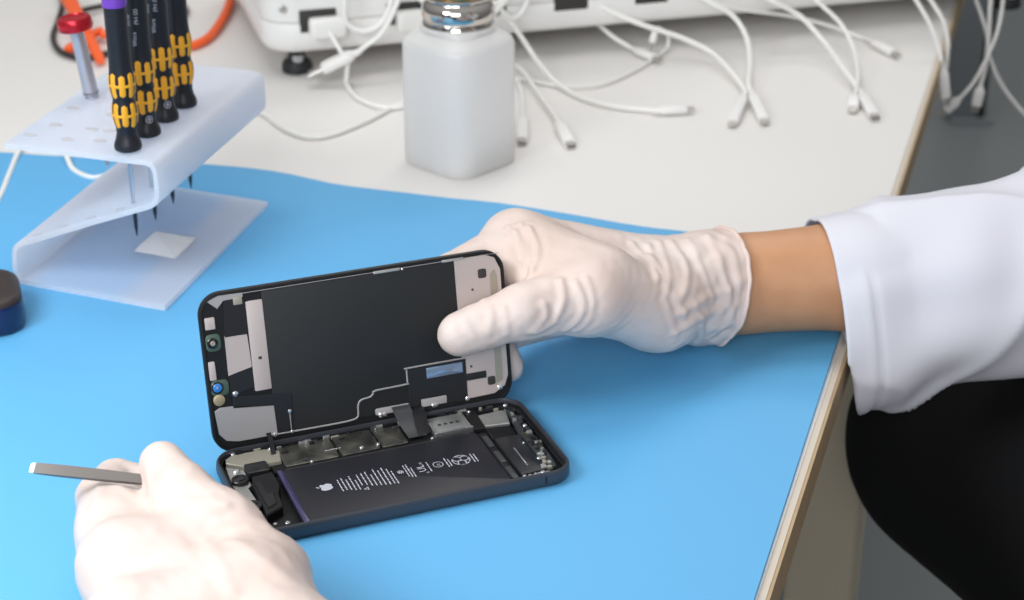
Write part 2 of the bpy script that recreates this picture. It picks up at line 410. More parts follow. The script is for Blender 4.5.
for u,v_,w,h,m_ in ((142.8,9,2.2,1.6,'gold'),(144.3,13,1.8,2.2,'silver'),(143.2,17.5,2.4,1.4,'gold'),(145.4,22,1.4,2.6,'flex'),(144.2,27,2.2,1.6,'flex'),(145.6,36,1.6,3,'inner'),(145.4,42,2,1.6,'gold'),(144.2,56,1.8,1.8,'silver'),(139.5,68.6,2.4,1.2,'gold'),(146,50,1.6,2.4,'inner'),(134,4.4,2.6,1.1,'silver'),(140,4.6,2.2,1.2,'gold')):
    build('component', rbox(u-w/2,v_-h/2,3,u+w/2,v_+h/2,6.1,.2,.15), m_, dock)
camp = build('camera_cover', prism([(5.0,66.5),(5.6,70),(9,72.6),(26,72.4),(31,68.6),(29.4,59.2),(22.3,59),(21.8,61),(11.2,61)],2,5.9,.4), 'gold', phone)
build('cover_block', rbox(11.8,51.8,2,22.2,60.6,7.1,.8,.4), 'flex', phone)
brk = build('camera_bracket', prism([(3.4,16),(9.6,14),(10.2,30),(9.4,42),(11.4,44),(11.2,58),(4.2,64),(3.2,50)],2,5.5,.4), 'silver', phone)
for v_ in (48.2, 24.6):
    ln = build('camera_lens', xf(lathe([(4.0,0),(4.0,1.9),(3.6,2.3),(2.6,2.3),(2.2,1.6)],24), None, (7.2,v_,5.2)), 'flex', brk)
    build('lens_glass', xf(lathe([(2.3,0),(2.3,.25)],20), None, (7.2,v_,6.75)), 'lens', ln)
build('camera_module', prism([(10.9,15),(19.4,19.6),(20.6,30),(23.2,38),(22.6,50.4),(13,49.6),(11.2,43)],2,6.6,.6), 'inner', phone)
build('module_ridge', prism([(13,20),(17.2,22.4),(18.4,31),(15.4,32),(15,44),(12.4,44)],6.4,7.2,.3), 'flex', phone)
for u,v_,r in ((9.8,73,1.1),(42.1,52.9,1.0),(67.4,56.8,1.1),(75.4,57,1.0),(78.9,72.2,1.0),(101,52.6,.9),(145,70,1.1),(146.4,48,1.1),(139.4,32.6,.8),(145.3,31,.9),(140.8,17,1.2),(134,4.2,1.0),(128.6,4.4,1.0),(137.8,4.6,1.2),(7.6,57.4,1.6),(18,6.4,1.2),(12.6,7.2,.9),(27,71.6,1.0),(126,70.4,1.0),(100.6,72,1.0)):
    sc = xf(join(lathe([(r,0),(r,.7),(r*.8,1.0),(r*.3,1.0),(r*.25,.7)],12)), None, (u,v_,5.6))
    build('screw', sc, 'bright', phone)
rr = random.Random(5)
for k in range(30):
    u = 9+rr.random()*134; w_, h_ = rr.uniform(1.2,4.5), rr.uniform(.7,1.5); v_ = 72.4+rr.uniform(-.6,.7)
    build('edge_clip', rbox(u-w_/2,v_-h_/2,4.5,u+w_/2,v_+h_/2,rr.uniform(5.8,7.0),.2,.15), rr.choice(['inner','flex','flexgrey','silver','bright','gold']), board)
for k in range(26):
    v_ = 5+rr.random()*62; u = 144.6+rr.uniform(-2.6,3.6)-(1.5 if v_ < 12 else 0); w_, h_ = rr.uniform(.7,2.4), rr.uniform(.7,2.8)
    build('component', rbox(u-w_/2,v_-h_/2,3,u+w_/2,v_+h_/2,rr.uniform(5.2,6.6),.2,.15), rr.choice(['inner','flex','shield','silver','gold','flexgrey']), dock)
for u,v_,w_,h_,m_ in ((139.8,9.5,3.4,4.2,'silver'),(136,4.3,3.6,1.4,'silver'),(141.8,13.2,2.2,3.4,'gold'),(143.6,20.5,2.0,4.0,'silver'),(131,4.2,2.4,1.3,'gold')):
    build('spring_contact', prism([(u-w_/2,v_-h_/2),(u+w_/2,v_-h_*.3),(u+w_*.4,v_+h_/2),(u-w_*.2,v_+h_*.42)],4,6.5,.2), m_, dock)
# ribbon between display and board
def ribbon(pts, w, ax=(1,0,0), t=.25):
    P = catmull(pts, 1.5); ax = np.array(ax, float); rings = []
    T = np.gradient(P, axis=0)
    for p, d in zip(P, T):
        n_ = np.cross(ax, d); n_ /= np.linalg.norm(n_)+1e-9
        rings.append([p-ax*w/2-n_*t/2, p+ax*w/2-n_*t/2, p+ax*w/2+n_*t/2, p-ax*w/2+n_*t/2])
    return loft(rings)
build('display_ribbon', ribbon([(93,76.5,13.5),(93,72.5,12.5),(93.5,68.5,10),(94.2,64.5,8.2),(95,60,6.6),(95.5,57,5.9)], 9), 'flexgrey', phone)
build('display_ribbon', ribbon([(100.5,75.8,11),(100.5,71.5,11.5),(100,66.5,10.2),(99.4,61.5,7.6),(99,57.5,6.0)], 7, (.96,.28,0)), 'flex', phone)
build('display_ribbon', ribbon([(28,76.5,12),(28,72.5,10.5),(27.8,69,7.6),(27.4,66,6.2)], 2.2), 'inner', phone)
# display half, tilted up on its long edge
op, dyaw, dx, dv, dz = 1.371868, -0.00813, 1.87876, .40767, 9.10628
aa = PYAW+dyaw; EX = np.array([math.cos(aa), math.sin(aa), 0]); NB = np.array([-math.sin(aa), math.cos(aa), 0])
EU = math.sin(op)*np.array([0,0,1.])+math.cos(op)*NB; NN = np.cross(EX, EU)
OD = np.array([PB[0]+math.cos(PYAW)*dx-math.sin(PYAW)*(W+dv), PB[1]+math.sin(PYAW)*dx+math.cos(PYAW)*(W+dv), dz])
def PD(x, y, n=0.):
    d = ray(x, y); p0 = OD+NN*n; return _O+((p0-_O)@NN)/(d@NN)*d
LD, WD = 149.3, 73.8
def dring(d, z, n=8): return at_z(rrect(d, -3.6+d, LD-d, WD-d, 10.8-d*.9, n), z)
disp = build('display_panel', loft([dring(1.6,-3.1), dring(.5,-2.8), dring(0,-2.0), dring(0,-.3), dring(.3,.2), dring(1.5,.3), dring(1.9,-.5)]), 'bezel', phone)
wm = Matrix(((EX[0],EU[0],NN[0],OD[0]*S),(EX[1],EU[1],NN[1],OD[1]*S),(EX[2],EU[2],NN[2],OD[2]*S),(0,0,0,1)))
pm = Matrix.Translation(Vector(PB)*S) @ Matrix.Rotation(PYAW, 4, 'Z')
disp.matrix_local = pm.inverted() @ wm
def dpart(name, P, z0, z1, mat, bev=.2): return build(name, prism(P, z0, z1, bev), mat, disp)
def dbox(name, x0, y0, x1, y1, z0, z1, mat, r=.4): return build(name, rbox(x0,y0,z0,x1,y1,z1,r,min(.15,(z1-z0)/3)), mat, disp)
dbox('lcd_shield', 30,2,124,71.0,-.6,.15,'lcd',.6)
dbox('backing_strip', 22.2,24.0,30.1,67.3,-.5,.35,'tan',.6)
dbox('strip_hole', 25.4,39.0,27.0,40.4,.3,.42,'port_dark',.2)
dpart('earpiece_flex', [(11,52),(21.8,52),(22,68.6),(12.2,69.2)], -.5,.45,'flex')
dpart('sensor_plate', [(10.7,33.5),(22,36),(22,38.5),(21.4,52),(10.9,52.6)], -.5,.3,'tan')
dpart('sensor_flex', [(10.8,23.5),(21.8,26),(22,35.8),(16,35),(10.7,33.4)], -.5,.25,'flex')
dpart('corner_plate', [(4.6,70),(10,72),(21.4,71.8),(21.4,69.6),(12,69.3),(9,66)], -.5,.2,'tan_grey')
dbox('flex_connector', 16.6,66.6,20.8,70.2,.3,.9,'gold',.4)
dbox('ground_clip', 2.6,56.8,7.2,62.4,-.4,.5,'tan',.4)
cm = build('front_camera', rbox(1.9,46.4,-.4,8.9,54.6,.9,2.2,.4), 'green', disp)
dbox('sensor_strip', 1.9,32.6,5.0,41.6,-.4,.4,'tan',.6)
dbox('proximity_frame', 1.9,24.8,10.2,32.4,-.4,.35,'green',2.2)
for nm,u,w,r,z,m_ in (('camera_ring',5,50.4,2.6,.8,'lens'),('camera_eye',5,50.4,1.2,1.15,'gold'),('sensor_ring',4.8,28.9,2.9,.3,'lens'),('sensor_lens',4.8,28.9,2.1,.55,'lens_blue'),('sensor_eye',4.8,28.9,.6,1.0,'bright'),('contact_disc',5.0,22.8,2.7,.2,'copper')):
    build(nm, xf(lathe([(r,-.4),(r,.3),(r*.85,.45)],22), None, (u,w,z)), m_, disp)
dpart('speaker_cover', [(2.3,17.6),(5,19),(11.2,18.6),(11.2,17.6),(30.2,15.6),(30.6,1.3),(12,1.3),(6.2,2.6),(3.2,6.4)], -.5,.3,'tan_grey')
dpart('cover_flex', [(11.2,18.9),(11.4,23.6),(39,20.2),(38.4,1.2),(31.0,1.2),(31.2,15.9)], -.4,.5,'flex')
dbox('cover_seam', 37.0,2.0,37.4,11.0,.4,.6,'tan_grey',.1)
for u,w,r in ((37.3,11.6,.9),(37.4,1.4,.8),(12.8,24.6,1.3),(26.8,1.6,1.0),(29.2,1.4,1.1),(142.4,4.4,1.3),(125.4,1.7,1.2),(81.2,1.5,1.3),(83.2,1.5,1.0),(107.8,1.4,1.1),(109.2,1.4,1.0),(98.2,70.9,.6)):
    build('solder_dot', xf(lathe([(r,-.3),(r,.4),(r*.6,.7)],10), None, (u,w,.2)), 'bright', disp)
bp_ = build('back_plate', prism([(124.2,1.4),(139.5,1.8),(145.2,5.0),(147.2,10),(147.2,63.5),(144.6,69.6),(139.5,71.6),(124.2,71.2)], -.5,.3,.2), 'tan', disp)
dpart('grey_band', [(140.6,6.5),(144.4,8),(145.3,60),(144,64),(141.6,62)], .28,.4,'gold',.03)
dbox('square_hole', 135.6,60.4,139.9,65.0,.28,.5,'port_dark',1.0)
dbox('square_hole', 136.4,6.4,140.4,10.8,.28,.5,'port_dark',1.0)
for u,w in ((132.3,55.5),(128.5,17.5)): build('pin_hole', xf(lathe([(.6,0),(.6,.2)],10), None, (u,w,.28)), 'port_dark', disp)
dbox('metal_rim', 21,71.3,147,71.65,-.2,.3,'tan_grey',.15)
dbox('rim_clip', 84,70.6,97,72.0,.1,.6,'silver',.3)
dbox('rim_clip', 118,71.0,129,72.2,.1,.6,'silver',.3)
dpart('touch_flex', [(96,2.4),(96,21.6),(126.0,21.8),(125.6,1.2),(115.2,1.2),(115.4,6),(101.4,6.4),(101.2,2.6)], .1,.55,'flex')
dbox('flex_window', 105.6,15.4,124.0,20.6,.5,.65,'windowblue',.2)
dbox('flex_bar', 125.6,10.6,136,14.2,.25,.5,'flex',.4)
dbox('lower_tab', 101.8,1.5,114.8,5.4,.1,.4,'tan_grey',.3)
dbox('lower_bar', 78.6,1.6,95.6,4.9,.1,.45,'tan_grey',.8)
build('flex_trace', tube([(30.5,1.5,.35),(56,1.3,.35),(65.5,1.5,.35),(69.2,2.2,.35),(70.2,4,.35),(70.4,8,.35),(72,10.6,.35),(76.8,11.4,.35),(78.4,12.8,.35),(79.6,14,.35),(95,14.4,.35),(95.8,15.2,.35),(95.9,21.4,.35),(97,22.2,.4),(126,22.3,.4)], .42, 6, step=1.5), 'tan_grey', disp)

# ------------------------------------------------------------------ frosted stand
FLp, FRp, BRp = gz(15,283), gz(165,311), gz(268,206)
VV, AX = FRp-FLp, BRp-FRp; VL = np.linalg.norm(VV); VH = VV/VL; AH = AX/np.linalg.norm(AX)
stand = tag(empty('tool_stand', (FLp+FRp+AX)/2), 'frosted clear acrylic tool stand bent in zigzag, holding screwdrivers', 'tool stand')
so = (FLp+FRp+AX)/2
pr = np.array([(98.5,1.5),(9,1.5),(4,3.2),(1.4,8.5),(2.4,19.5),(5.5,24.2),(11.6,27),(55,45.4),(94,61.2),(98.2,64),(100,68.5),(100,81),(98.4,85.2),(94,86.4),(55,85.4),(5.0,83.4)])
prs = np.vstack([pr[:1], catmull(pr[:7],1.5)[1:-1], pr[6:9], catmull(pr[8:14],1.5)[1:-1], pr[13:]])
T2 = np.gradient(prs, axis=0); T2 /= np.linalg.norm(T2, axis=1)[:,None]; N2 = np.c_[-T2[:,1], T2[:,0]]
def rail_at(t):
    base = FLp+AX*t
    q = lambda p: base+np.outer(p[:,0],VH)+np.outer(p[:,1],[0,0,1.])
    return q(prs-N2*1.45), q(prs+N2*1.45)
rings = []
for t in np.linspace(0,1,9):
    a, b = rail_at(t); rings.append(np.vstack([a, b[::-1]]))
def strip_solid(rings):
    n = len(rings[0]); h = n//2; V, Fc = loft(rings, False, False)
    for e in (0, len(rings)-1):
        for j in range(h-1): Fc.append([e*n+j, e*n+j+1, e*n+n-2-j, e*n+n-1-j])
    return V, Fc
build('bent_sheet', strip_solid(rings), 'acrylic', stand, so, smooth=30)
def on_top(s, t, up=0.): return FLp+VH*s*VL+AX*t+np.array([0,0,84.9+up+(s*98.5-50)*.033])
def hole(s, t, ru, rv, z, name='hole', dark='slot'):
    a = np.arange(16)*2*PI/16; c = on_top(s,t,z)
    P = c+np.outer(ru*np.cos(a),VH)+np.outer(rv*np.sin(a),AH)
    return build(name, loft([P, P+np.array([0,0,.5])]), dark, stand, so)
for s,t in ((.13,.10),(.38,.10),(.58,.12),(.44,.22),(.45,.38),(.56,.22),(.20,.22),(.16,.40)): hole(s, t, 4.2, 2.6, 1.45)
for k in range(4):
    P0 = FLp+VH*(17+19*k)+AH*4+np.array([0,0,29.6+8.0*k])
    sd = (VH*39+np.array([0,0,16.4])); sd /= np.linalg.norm(sd); nd = np.cross(sd, AH); nd = nd if nd[2]>0 else -nd
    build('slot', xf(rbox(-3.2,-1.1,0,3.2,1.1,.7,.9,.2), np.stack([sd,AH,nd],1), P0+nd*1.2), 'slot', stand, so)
lab = FLp+VH*64+AX*.47+np.array([0,0,3.0])
build('base_sticker', xf(rbox(-14,-15,0,14,15,.35,1,.1), np.stack([VH,AH,np.array([0,0,1.])],1), lab), M['white_plastic'], stand, so)['label'] = 'pale square sticker'

# ------------------------------------------------------------------ screwdrivers
HP = [(6.2,0),(7.2,.6),(7.45,2.2),(7.1,4.2),(6.0,7),(5.45,10),(5.5,13),(6.2,16.5),(6.8,20.5),(6.6,24.5),(5.9,27.5),(5.8,29),(6.3,32),(6.85,36),(6.8,40),(6.3,44),(5.95,49),(5.9,55),(5.9,78),(5.9,83.5)]
def hr(z): return float(np.interp(z, [p[1] for p in HP], [p[0] for p in HP]))
def patch(th0, z0, z1, wid, n=5, mz=14, lift=.28):
    """upright lozenge of soft grip material lying on the handle"""
    V, Fc = [], []
    for i in range(mz+1):
        t = i/mz; z = z0+(z1-z0)*t; e = min(t, 1-t)*(z1-z0)
        w = wid/2*math.sqrt(max(0., 1-(max(0, wid/2-e)/(wid/2))**2))+.02
        for j in range(n+1):
            s = w*(2*j/n-1); r = hr(z)+lift*(1 if 0<j<n and 0<i<mz else -.2); V.append((r*math.cos(th0+s/r), r*math.sin(th0+s/r), z))
    for i in range(mz):
        for j in range(n): a = i*(n+1)+j; Fc.append([a,a+1,a+n+2,a+n+1])
    return np.array(V), Fc
def band(z0, z1, n=40, lift=.22):
    a = np.arange(n)*2*PI/n; R = []
    for z, l in ((z0,-.1),(z0+.25,lift),(z1-.25,lift),(z1,-.1)):
        r = hr(z)+l; R.append(np.c_[r*np.cos(a), r*np.sin(a), np.full(n,z)])
    return loft(R, False, False)
def on_handle(vf, th0, z, up=True):
    p = vf[0]; out = []
    for x, y, _ in p:                        # text runs up the handle
        zz = z+x; r = hr(zz)+.12; th = th0+(-y)/r; out.append((r*math.cos(th), r*math.sin(th), zz))
    return np.array(out), vf[1]
def screwdriver(loc, ring, printed, label, blade_r, lean=(0,0), turn=0.):
    t = empty('precision_screwdriver', loc, turn); t.rotation_euler = (lean[0], lean[1], turn)
    tag(t, label, 'screwdriver', 'screwdrivers in the frosted stand')
    h = build('handle', lathe(HP, 40), 'black_rubber', t, smooth=50)
    gr = []
    for zc in (20.4, 37.0):
        for k in range(8): gr.append(patch(k*PI/4+.2, zc-7.2 if k%2 else zc-6.2, zc+7.2 if k%2 else zc+6.2, 3.5))
        gr.append(band(zc-.9, zc+.9))
    build('grip_inlay', join(*gr), 'yellow', h, smooth=60)
    build('collar_ring', lathe([(5.95,79),(6.4,79.3),(6.4,82.4),(5.95,86.8)],32), ring, t)
    build('spin_cap', lathe([(5.9,86.8),(6.0,90),(6.6,95),(7.1,100),(7.0,102.5),(5.6,104.2),(2,104.8)],32), 'black_rubber', t, smooth=60)
    bl = build('blade', lathe([(1.9,0),(1.9,-6),(blade_r,-8),(blade_r,-37)],14), 'steel', t)
    build('blade_tip', lathe([(blade_r,-37),(blade_r*1.05,-40),(blade_r*.8,-46),(.25,-51)],12), 'steel_dark', bl)
    if printed:
        ctr = -PI/2-turn+.25
        rg = [ (np.array([[6.0*0,0,0]]),[]) ]
        def foot(vf): 
            p = vf[0]; out = []
            for x, y, _ in p:
                z = 10.5+y; r = hr(z)+.15; th = ctr+.25+x/r; out.append((r*math.cos(th), r*math.sin(th), z))
            return np.array(out), vf[1]
        a = np.arange(24)*2*PI/24
        o_ = np.c_[2.1*np.cos(a), 2.1*np.sin(a), 0*a]; i_ = o_*.8
        circ = (np.vstack([o_,i_]), [[j,(j+1)%24,24+(j+1)%24,24+j] for j in range(24)])
        cr = join((np.array([(-1.3,-.28,0),(1.3,-.28,0),(1.3,.28,0),(-1.3,.28,0)]),[[0,1,2,3]]), (np.array([(-.28,-1.3,0),(.28,-1.3,0),(.28,1.3,0),(-.28,1.3,0)]),[[0,1,2,3]]))
        build('ring_mark', foot(circ), 'print_white', h, smooth=None); build('cross_mark', foot(cr), 'print_white', h, smooth=None)
        mk = [on_handle(text_geo('Wera', 3.4), ctr-.25, 52), on_handle(text_geo(printed, 2.4), ctr-.75, 63), on_handle(text_geo(printed, 3.4), ctr+.05, 64)]
        build('lettering', join(*mk), 'print_white', h, smooth=None)
    return t
zt = np.array([0,0,1.8])
for (px, py), ring, pr_, lb, br, tu in (
    ((128.5,149),'purple','', 'black and yellow screwdriver with purple ring, nearest the stand front', 1.15, 0.),
    ((147.8,134.5),'steel_dark','PH 00','black and yellow screwdriver with white print, second from the front of its row', 1.4, .5),
    ((166,119.5),'steel_dark','PH 0','black and yellow screwdriver with white print, third in its row from the front', 1.4, .9),
    ((184.3,105.5),'steel_dark','', 'black and yellow screwdriver farthest back in the stand row, plain handle', 1.3, .2)):
    p = gz(px, py, 88.2); screwdriver(p, ring, pr_, lb, br, (0,0), tu)
# thin tool with red cap
rp = gz(91.3,94,87.6)
rt = tag(empty('probe_tool', rp), 'slim silver rod tool with a red disc cap standing in frosted stand', 'tool'); rt.rotation_euler = (0, -.12, 0)
build('rod', lathe([(3.0,-.5),(4.5,0),(4.55,2.5),(4.3,4),(4.1,40)],26), 'steel_rod', rt)
build('groove', lathe([(4.56,1.0),(4.62,1.1),(4.62,1.6),(4.56,1.7)],26), 'steel_dark', rt)
cap_ = build('cap', lathe([(3.6,38.2),(6.8,38.6),(9.6,39.6),(10.2,41.6),(9.9,45),(9.2,46.6),(6.5,47.2),(6.1,46.4),(2,46.2)],36), 'red_anod', rt, smooth=50)
build('lower_rod', lathe([(3.7,-39),(4.1,-38),(4.1,-.5)],20), 'steel_rod', rt)
build('nib', lathe([(.9,-45),(1.3,-43),(2.4,-39)],14), 'steel', rt)

# ------------------------------------------------------------------ dispenser bottle
bA, bB, bC = gz(403,160,TOPZ), gz(460.5,184,TOPZ), gz(517,155,TOPZ)
bc = (bA+bC)/2+np.array([0,-6,0]); bdir = bB-bc; bang = math.atan2(bdir[1], bdir[0])-PI/4; bs = np.linalg.norm(bA-bC)/math.sqrt(2)/2*1.10
bot = tag(empty('dispenser_bottle', bc, bang), 'frosted white square dispenser bottle with a shiny metal pump top', 'bottle')
def bring(d, z, r): return at_z(rrect(-bs+d,-bs+d,bs-d,bs-d,r,6), z)
def circ_like(r, z, n=28):
    q = rrect(-1,-1,1,1,.999,6); q = q/np.linalg.norm(q,axis=1)[:,None]*r; return at_z(q, z)
zsh = 87.
bb = build('body', loft([bring(3,0,11), bring(.8,.8,13), bring(0,3,14), bring(0,zsh-5,14), bring(.8,zsh-2,14), bring(3,zsh+.6,14), bring(8,zsh+3.4,14), circ_like(24.5,zsh+7), circ_like(23,zsh+8.6)]), 'bottle', bot, smooth=50)
build('liquid', loft([bring(3.6,1.6,14), bring(3.2,3,14), bring(3.2,20,14)]), 'liquid', bb)
ct = build('collar', xf(lathe([(22,0),(22.6,.4),(23.3,1.6),(22.9,2.8),(21.8,3.4),(21.8,4.0),(22.9,5.2),(23.6,7.6),(23.6,11.8),(22.7,14.6),(21.0,16.4),(20.4,17),(20.3,18)],48), None, (0,0,zsh+7)), 'chrome', bot, smooth=40)
build('pump_dish', xf(lathe([(20.2,17.8),(21.4,18.6),(21.6,19.6),(21,20.3),(18,19.4),(10,18),(6,18)],48), None, (0,0,zsh+7)), 'chrome', bot, smooth=40)
build('pump_lid', xf(lathe([(20,20.1),(21,22),(20.2,26),(16,29.5),(9,31.5),(2,32)],40), None, (0,0,zsh+7)), 'brass', bot, smooth=50)
build('dip_tube', xf(lathe([(3,4),(3,zsh)],14), None, (0,0,0)), 'white_plastic', bot)

# ------------------------------------------------------------------ charging hub
HZ = 17.
hA, hB = gz(266,57,HZ), gz(640,24,HZ)
hx = (hB-hA)/np.linalg.norm(hB-hA); hy = np.array([-hx[1], hx[0], 0]); hyaw = math.atan2(hx[1], hx[0])
hub = tag(empty('charging_hub', (hA[0],hA[1],TOPZ), hyaw), 'long white rounded charging hub with cables at the back of bench', 'charging hub')
HL, HW = 660., 230.
def hring(d, z, r=26): return at_z(rrect(d, d-3, HL-d, HW-d, max(r-d,3), 8), z+2)
tray = build('lower_shell', loft([hring(9,HZ), hring(3.5,HZ+1.6), hring(.8,HZ+5), hring(0,HZ+10), hring(0,HZ+23), hring(.8,HZ+24)]), 'white_plastic', hub, smooth=50)
build('upper_shell', loft([hring(2.2,HZ+24), hring(1.0,HZ+25), hring(1.0,HZ+70), hring(3,HZ+76), hring(9,HZ+80)]), 'white_plastic', hub, smooth=50)
ports = [(26,54),(92,120),(158,186),(224,252),(290,318),(356,384),(422,450),(488,516),(554,582)]
for a, b in ports:
    build('port', rbox(a,-3.6,HZ+19,b,2,HZ+36,1.5,.8), 'port_dark', hub)
build('shell_screw', xf(lathe([(3,0),(3,1),(2,1.4)],16), frame_from((0,-1,0)), (14,-1.6,HZ+38)), 'contact', hub)
for fx, fy in ((26,18),(HL-26,18),(26,HW-24),(HL-26,HW-24)):
    ft = build('foot', xf(lathe([(10.5,0),(11.6,1),(11.6,5.5),(10.4,8.5),(7.4,9.4),(6.8,12.5),(5.6,17.2)],28), None, (fx,fy,0)), 'rubber_foot', hub)
    build('foot_cap', xf(lathe([(4.0,9),(4.4,10),(4.4,13.2),(3.8,14)],20), None, (fx,fy-4.6,0)), 'grey_plastic', ft)
def hubpt(x, y, z): return np.array([hA[0],hA[1],TOPZ])+hx*x+hy*y+np.array([0,0,z])

# ------------------------------------------------------------------ cables
def plug_geo(a, b, w, th, taper=.72, up=(0,0,1)):
    d = b-a; Lp = np.linalg.norm(d); B = frame_from(d, up)
    rs = []
    for t, s in ((0,.44),(.03,.52),(.16,.56),(.20,.72),(.26,.92),(.32,1.),(.95,1.),(1.,.9)):
        rs.append(at_z(rrect(-w/2*s,-th/2*s,w/2*s,th/2*s,th*.38*s,4), t*Lp))
    return xf(loft(rs), B, a), B, Lp
def cable(label, pts, plug=None, style='flat', r=1.75, up=(0,0,1), start_plug=None):
    P = [np.array(p, float) for p in pts]
    org = np.array([P[-1][0], P[-1][1], P[-1][2]])
    t = tag(empty('charging_cable', org), label, 'cable', 'white charging cables on the bench')
    if plug is not None: P = P+[plug[0]+(plug[1]-plug[0])*.03]
    build('cord', tube(P, r, 9, step=5), 'cable', t, org)
    if plug is not None:
        a, b = plug
        w, th = dict(flat=(8.2,5.4), micro=(8.8,5.8), usb=(14,7.5))[style]
        g, B, Lp = plug_geo(a, b, w, th, up=up); pl = build('plug', g, 'white_plastic', t, org)
        tw, tt, tl = dict(flat=(6.2,1.6,6), micro=(6.6,2.2,5.6), usb=(11.5,4.4,11))[style]
        build('connector', xf(loft([at_z(rrect(-tw/2,-tt/2,tw/2,tt/2,tt*.35,3), Lp-.5), at_z(rrect(-tw/2,-tt/2,tw/2,tt/2,tt*.35,3), Lp+tl)]), B, a), 'contact', pl, None)
        if style != 'flat': build('socket_hole', xf(rbox(-tw/2+.6,-tt/2+.5,Lp+tl-.3,tw/2-.6,tt/2-.5,Lp+tl+.06,.2,.05), B, a), 'port_dark', pl)
        for ch in pl.children: ch.location = Vector(-org)*S
    return t
def g(*pts): return [gz(p[0], p[1], p[2] if len(p)>2 else .3) for p in pts]
ZP = 1.4
cable('white cable from hub port passing behind the bottle, tip right of it pointing down', [hubpt(46,-14,39), hubpt(50,-22,30), hubpt(56,-28,17)]+g((346,82,2),(358,98),(382,107),(405,106),(440,96),(480,80),(505,68),(520,68,4),(535,88,3),(555,116,2)), g((557,119,2.6),(570,143,.8)), 'micro')
cable('white cable snaking from behind the frosted stand to left side of bottle', g((-230,300),(-140,290),(-60,262),(-20,228),(0,196),(10,172),(22,146,2),(42,132,4),(58,138,4),(66,155,3),(74,170),(94,178),(112,172),(128,158),(170,138),(220,118),(258,112),(285,129),(310,137),(336,133),(370,119),(402,103),(440,96,4.2),(485,86,3),(512,78),(521,90),(523,112)), g((523,114,1.6),(522,140,.8)), 'micro')
cable('white cable arching off the bottle shoulder to a plug lying flat pointing right', g((470,-14,52),(492,2,46),(505,14,38),(522,38,22),(538,62,10),(556,82,2),(580,97),(612,106),(652,110.6)), g((654,110.7,1.8),(686,109,1.6)), 'flat', 2.0)
cable('short white cable slanting from hub base, its end lying under the hub', g((556,-14,34),(569,0,30),(590,17,20),(612,36,9),(630,47,2)), g((632,48,2.4),(655,58,1.6)), 'flat')
cable('thin white cable curling up to an upright plug head under the hub', g((505,78),(530,80),(548,84),(575,87),(605,83),(635,70),(656,57),(668,46,3),(667,34,12),(659,28,17)), [gz(656,28,17), gz(652,44,7)], 'flat', 1.3, up=(1,0,0))
cable('white cable sweeping to the left plug of the pair at the bench middle', g((560,-14,40),(590,2,36),(635,22,27),(682,38,16),(712,53,8),(733,74,4),(744,89,2.5)), g((745.5,92,2.6),(733,122,1.0)), 'flat', 2.0)
cable('white cable dropping straight to the right plug of the pair mid bench', g((680,-14,44),(707,1,40),(732,15,30),(746,36,18),(750,62,9),(748.5,84,5.5)), g((750,89,4.8),(764,120,1.0)), 'flat', 2.0)
cable('white cable running long to the farthest plug, alone and pointing right', g((690,-8,36),(716,3,33),(745,10,26),(790,16,14),(830,26,5),(860,37)), g((868,39,2.2),(894,53,1.4)), 'flat', 1.5)
cable('white cable curving down to the right plug of the pair near bench edge', g((745,-14,46),(772,1,40),(800,16,28),(824,42,14),(843,68,7),(858,88,3)), g((860,91,3),(874,115,1.2)), 'micro', 2.0)
cable('white cable ending at the small left plug of pair near bench edge', g((800,-14,44),(818,2,38),(841,24,24),(854,50,12),(858,74,7),(856,92,4)), [gz(855,94,4.4), gz(853,108,1.0)], 'flat', 1.7)
edgeY = 1330.
def ge(*pts): return [gy(p[0], p[1], p[2]) for p in pts]
cable('white cable hanging over bench edge, left strand with a straight plug', ge((905,-16,1370),(916,0,1362),(929,22,1352),(938,44,1345),(941.5,60,1340)), ge((942.5,64,1340),(945.5,98,1335)), 'flat', 1.7, up=(0,1,0))
cable('white cable looping over bench edge, right strand beside the straight plug', ge((920,-16,1372),(932,2,1366),(943,20,1358),(948,40,1354),(947,60,1352),(945,80,1352),(944,104,1352)), None, 'flat', 1.7)
cable('white cable beyond bench edge whose plug slants down to the left', ge((1004,-16,1440),(1002,10,1438),(996,36,1432),(985,62,1428),(974,82,1424),(962,96,1420)), ge((961,97,1420),(945,111,1416)), 'flat', 1.5, up=(0,1,0))
cable('white cable beyond bench edge running out of view to the right', ge((970,-16,1470),(979,8,1468),(987,34,1465),(989,54,1462),(999,80,1458),(1014,102,1454),(1034,124,1450)), None, 'flat', 1.6)
cable('white cable beyond bench edge with a square plug hanging straight down', ge((992,-16,1450),(990,12,1449),(988.5,40,1448),(986,64,1447),(981.5,82,1446)), ge((981,84,1446),(976,106,1444)), 'micro', 1.9, up=(0,1,0))
cable('white cable loop drooping on the hub front beside a plugged connector', [hubpt(62,-14,78), hubpt(57,-20,60), hubpt(58,-20,46), hubpt(70,-22,39), hubpt(84,-22,44), hubpt(93,-16,58), hubpt(98,-10,80)], None, r=2.2)
cable('white cable ending in a loose plug beside the black hub foot', [hubpt(104,-24,82), hubpt(94,-30,60), hubpt(82,-32,40), hubpt(69,-30,30)], [hubpt(66,-29.5,27), hubpt(38,-24,14)], 'usb', 1.9)
cable('white cable plugged in hub, leaving along the front left of bottle', [hubpt(112,-12,34), hubpt(128,-26,36), hubpt(150,-28,44), hubpt(190,-20,60)], None, r=2.1)
cable('white cable arching over hub ports just left of the metal collar', [hubpt(106,-14,80), hubpt(114,-22,60), hubpt(128,-24,52), hubpt(146,-22,55), hubpt(168,-16,76)], None, r=2.0)
cable('white cable looping on the hub front just right of the metal collar', ge((500,16,1280),(513,19,1285),(522,13,1290),(527,2,1296),(528,-14,1300)), None, r=2.0)
